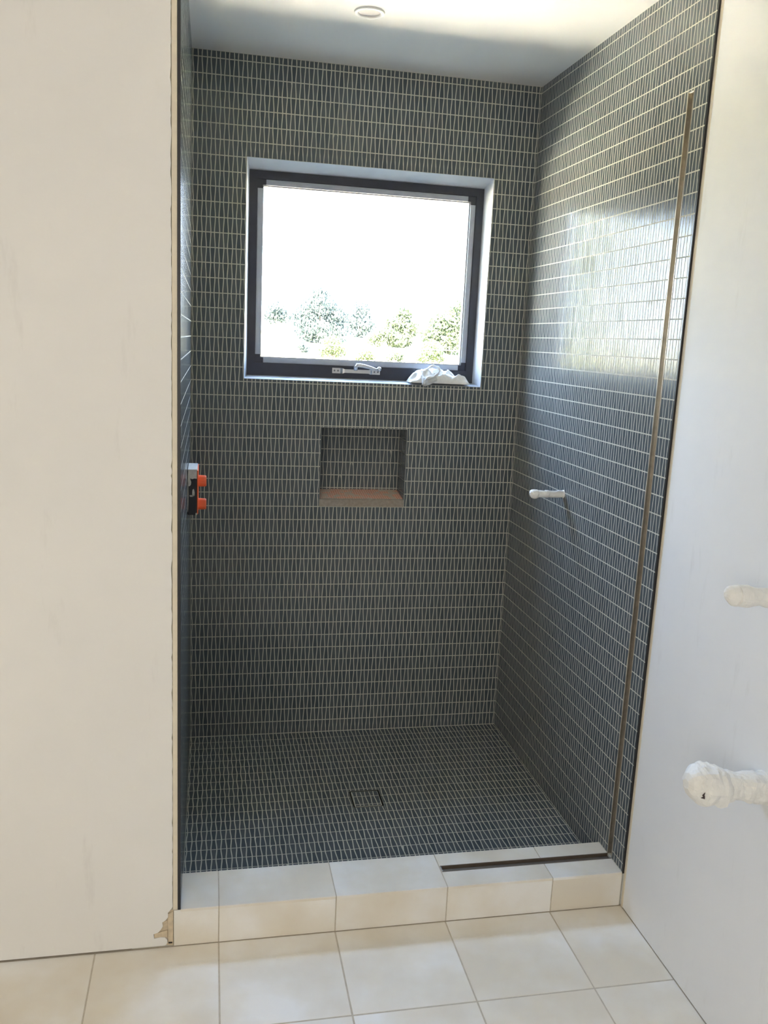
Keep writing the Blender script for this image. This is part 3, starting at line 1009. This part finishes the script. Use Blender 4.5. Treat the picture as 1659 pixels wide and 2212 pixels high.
thick = COL.objects['wrapped_pipe.002']
bm = bmesh.new()
for q in ([(-0.163, -0.0365, 0.014), (-0.158, -0.0372, 0.020), (-0.160, -0.0378, 0.009)], [(-0.165, -0.0360, 0.008), (-0.158, -0.0378, 0.013), (-0.157, -0.0375, 0.006)]):
    va = [bm.verts.new(p) for p in q]; vb = [bm.verts.new((p[0], p[1] - 0.0012, p[2])) for p in q]
    bm.faces.new(va); bm.faces.new(vb[::-1])
    for i in range(3): bm.faces.new((va[i], va[(i + 1) % 3], vb[(i + 1) % 3], vb[i]))
bmesh.ops.recalc_face_normals(bm, faces=bm.faces[:])
obj('tear', bm, simple('dark_tear', (0.06, 0.04, 0.04), 0.8), thick)

# ------------------------------------------------------------------ drain
drain = tag(empty('floor_drain', ((DR[0] + DR[1]) / 2, (DR[2] + DR[3]) / 2, ZS)), 'square tile-in drain cover set in the shower floor mosaic', 'drain')
a = (DR[1] - DR[0]) / 2 - 0.0006; b = (DR[3] - DR[2]) / 2 - 0.0006
bm = bmesh.new()
slab_with_holes(bm, -a, a, -b, b, [(-a + 0.002, a - 0.002, -b + 0.002, b - 0.002)], lambda x, y: (x, y, 0.0002), lambda x, y: (x, y, -0.03))
obj('frame', bm, simple('drain_frame', (0.06, 0.07, 0.065), 0.4, metal=0.6), drain)
bm = bmesh.new(); box(bm, -a + 0.006, a - 0.006, -b + 0.006, b - 0.006, -0.02, -GD)
plate = obj('cover_plate', bm, M_GROUT, drain)
bm = bmesh.new(); box(bm, -a + 0.002, a - 0.002, -b + 0.002, b - 0.002, -0.03, -0.016)
obj('sump', bm, M_DARKGAP, drain)
mosaic(plate, (0, 0, 0.0), (1, 0, 0), (0, 1, 0), (0, 0, 1), -a + 0.006, a - 0.006, -b + 0.006, b - 0.006, (D - 0.002) - (DR[2] + DR[3]) / 2, 0.012 - (DR[0] + DR[1]) / 2, limit=300, seed=18)

# ------------------------------------------------------------------ outdoors
GZ = -3.2
prof_g = [(-60, GZ), (1.6, GZ), (20, -3.0), (34, -1.9), (45, -0.5), (54, 0.1), (70, 0.9), (80, 1.1), (90, 1.9), (120, 2.3), (260, 1.5)]
bm = bmesh.new()
prev = None
for y, z in prof_g:
    cur = [bm.verts.new((-160 + 20 * i, y, z + (0.15 * noise.noise(Vector((i * 0.7, y * 0.06, 2))) if y > 10 else 0))) for i in range(17)]
    if prev:
        for i in range(16): bm.faces.new((prev[i], prev[i + 1], cur[i + 1], cur[i]))
    prev = cur
tag(obj('ground', bm, M_GROUND, smooth=True), kind='structure')

# added dark strip at the foot of the house: deepens its shade by colour
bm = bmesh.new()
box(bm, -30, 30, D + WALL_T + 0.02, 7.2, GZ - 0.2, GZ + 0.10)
tag(obj('ground_shade_strip', bm, simple('shade_dark', (0.05, 0.055, 0.045), 0.95, var=0.3, scale=2.0)), kind='structure')

# added pale strip beyond it, out of view: bounces sun up to the ceiling
bm = bmesh.new()
box(bm, -30, 30, 7.2, 11.5, GZ - 0.2, GZ + 0.12)
tag(obj('ground_bounce_strip', bm, simple('bounce_pale', (0.80, 0.75, 0.64), 0.9, var=0.05, scale=1.5)), kind='structure')

def tree(label, x, y, base, blobs, n, size, mat, seed, group=None, trunk_r=0.12):
    r = random.Random(seed)
    e = tag(empty('tree', (x, y, base)), label, 'tree', group)
    bm_ = bmesh.new()
    tot = sum(b[3] ** 2 for b in blobs)
    for (bx, by, bz, br) in blobs:
        for _ in range(int(n * br * br / tot)):
            d = Vector((r.gauss(0, 1), r.gauss(0, 1), r.gauss(0, 1))).normalized() * br * (r.random() ** 0.45)
            c = Vector((bx, by, bz)) + Vector((d.x, d.y, d.z * 0.8))
            s = size * r.uniform(0.6, 1.4)
            q = Euler((r.uniform(0, 6.3), r.uniform(0, 6.3), r.uniform(0, 6.3))).to_matrix()
            p = [c + q @ Vector(t) for t in ((-s, 0, 0), (0, -s * 0.45, 0), (s, 0, 0), (0, s * 0.45, 0))]
            bm_.faces.new([bm_.verts.new(t) for t in p])
    obj('foliage', bm_, mat, e)
    bm_ = bmesh.new()
    topz = max(b[2] for b in blobs)
    tube(bm_, [(0, 0, 0), (0.1, 0, topz * 0.35), (-0.1, 0.05, topz * 0.7), (0.0, 0, topz)], [trunk_r, trunk_r * 0.8, trunk_r * 0.5, trunk_r * 0.2], 8)
    for (bx, by, bz, br) in blobs[1:]:
        tube(bm_, [(0, 0, topz * 0.4), (bx * 0.6, by * 0.6, bz * 0.75), (bx, by, bz)], [trunk_r * 0.5, trunk_r * 0.35, trunk_r * 0.12], 6)
    obj('trunk', bm_, M_BARK, e)
    return e

LA, LB, LC = M_LEAF
tree('small pale tree with a bare trunk, leftmost of those seen through the window', 5.55, 72.7, 0.7, [(0, 0, 3.1, 0.95), (-0.5, 0, 2.4, 0.7), (0.55, 0, 2.5, 0.7)], 1300, 0.15, LC, 1, trunk_r=0.07)
tree('large dense grey-green tree filling the left half of the window view', 10.3, 81.5, 0.9, [(0, 0, 3.9, 1.7), (-1.5, 0.3, 2.8, 1.5), (-1.1, 0, 1.3, 1.5), (1.5, 0, 3.0, 1.4), (1.7, 0, 1.4, 1.4), (0.2, -0.4, 1.2, 1.5), (-0.2, 0, 5.0, 0.8)], 6500, 0.17, LC, 2)
tree('distant thin tree behind the gap in the middle of the window view', 15.6, 90.0, 1.5, [(0, 0, 3.3, 1.2), (-0.9, 0, 2.0, 1.0), (0.9, 0, 1.8, 1.1), (0, 0, 0.9, 1.1)], 2200, 0.17, LC, 3)
tree('round yellow-green bush below the large left tree outside the window', 7.85, 54.5, 0.05, [(0, 0, 1.15, 0.75), (-0.45, 0, 0.7, 0.55), (0.45, 0, 0.75, 0.6)], 1800, 0.09, LB, 4, trunk_r=0.05)
tree('low sunlit shrub just above the window handle in the view outside', 10.2, 55.0, 0.05, [(0, 0, 0.65, 0.5), (0.4, 0, 0.45, 0.42), (-0.45, 0, 0.4, 0.4)], 1000, 0.08, LB, 5, trunk_r=0.04)
tree('upright feathery tree right of the middle in the window view', 17.4, 77.0, 0.7, [(0.1, 0, 3.4, 0.8), (-0.7, 0, 2.4, 1.0), (0.7, 0, 2.1, 1.0), (-0.2, -0.2, 1.1, 1.2)], 3200, 0.16, LA, 6)
tree('tall leafy tree rising at the right edge of the window view', 19.4, 68.0, 0.5, [(0.9, 0, 3.9, 1.1), (-0.6, 0, 2.8, 1.3), (1.2, 0, 2.4, 1.3), (-1.6, 0, 1.8, 1.0), (0.2, -0.2, 1.3, 1.4), (2.4, 0, 3.4, 1.4), (-1.2, 0, 0.9, 1.0)], 6000, 0.15, LA, 7)
tree('spiky light green bush above the rag in the view outside', 13.55, 50.7, -0.1, [(0, 0, 1.3, 0.75), (-0.5, 0, 0.8, 0.55), (0.5, 0, 0.8, 0.55)], 1700, 0.09, LB, 8, trunk_r=0.05)
tree('smallest green shrub between two bushes low in the window view', 12.2, 55.0, 0.05, [(0, 0, 0.7, 0.5), (0.35, 0, 0.45, 0.4), (-0.4, 0, 0.4, 0.35)], 900, 0.08, LA, 9, trunk_r=0.04)
tree('dark bushy clump at the foot of the large left tree outside', 6.35, 60.0, 0.2, [(0, 0, 0.9, 0.45), (0.3, 0, 0.6, 0.4)], 700, 0.09, LC, 12, trunk_r=0.04)
tree('pale clump filling the gap between the middle and right-hand trees outside', 15.3, 74.0, 0.6, [(0, 0, 1.6, 0.9), (-0.9, 0, 1.1, 0.8), (0.9, 0, 1.0, 0.8)], 1500, 0.14, LA, 13, trunk_r=0.05)
tree('tall yellow-green tree outside, seen only as a reflection in the right mosaic wall', -6.9, 21.0, -3.0, [(-0.1, 0, 9.8, 1.2), (0.1, 0, 8.4, 1.6), (-0.2, 0, 7.0, 1.75), (0, 0.2, 5.5, 1.8), (0.1, -0.2, 4.0, 1.75), (0, 0, 2.6, 1.5)], 14000, 0.19, leaf_material('leaf_bright', (0.050, 0.053, 0.006), (0.085, 0.086, 0.012)), 10, trunk_r=0.25)
cable = bmesh.new()
cp = [(-30 + i * 3.0, 30.0, 1.30 + 0.0006 * (i * 3.0 - 34) ** 2) for i in range(25)]
tube(cable, cp, 0.012, 6)
tag(obj('overhead_cable', cable, simple('pale_cable', (0.75, 0.75, 0.75), 0.5)), 'thin pale cable strung across the trees outside the window', 'cable')
bpy.context.view_layer.update()
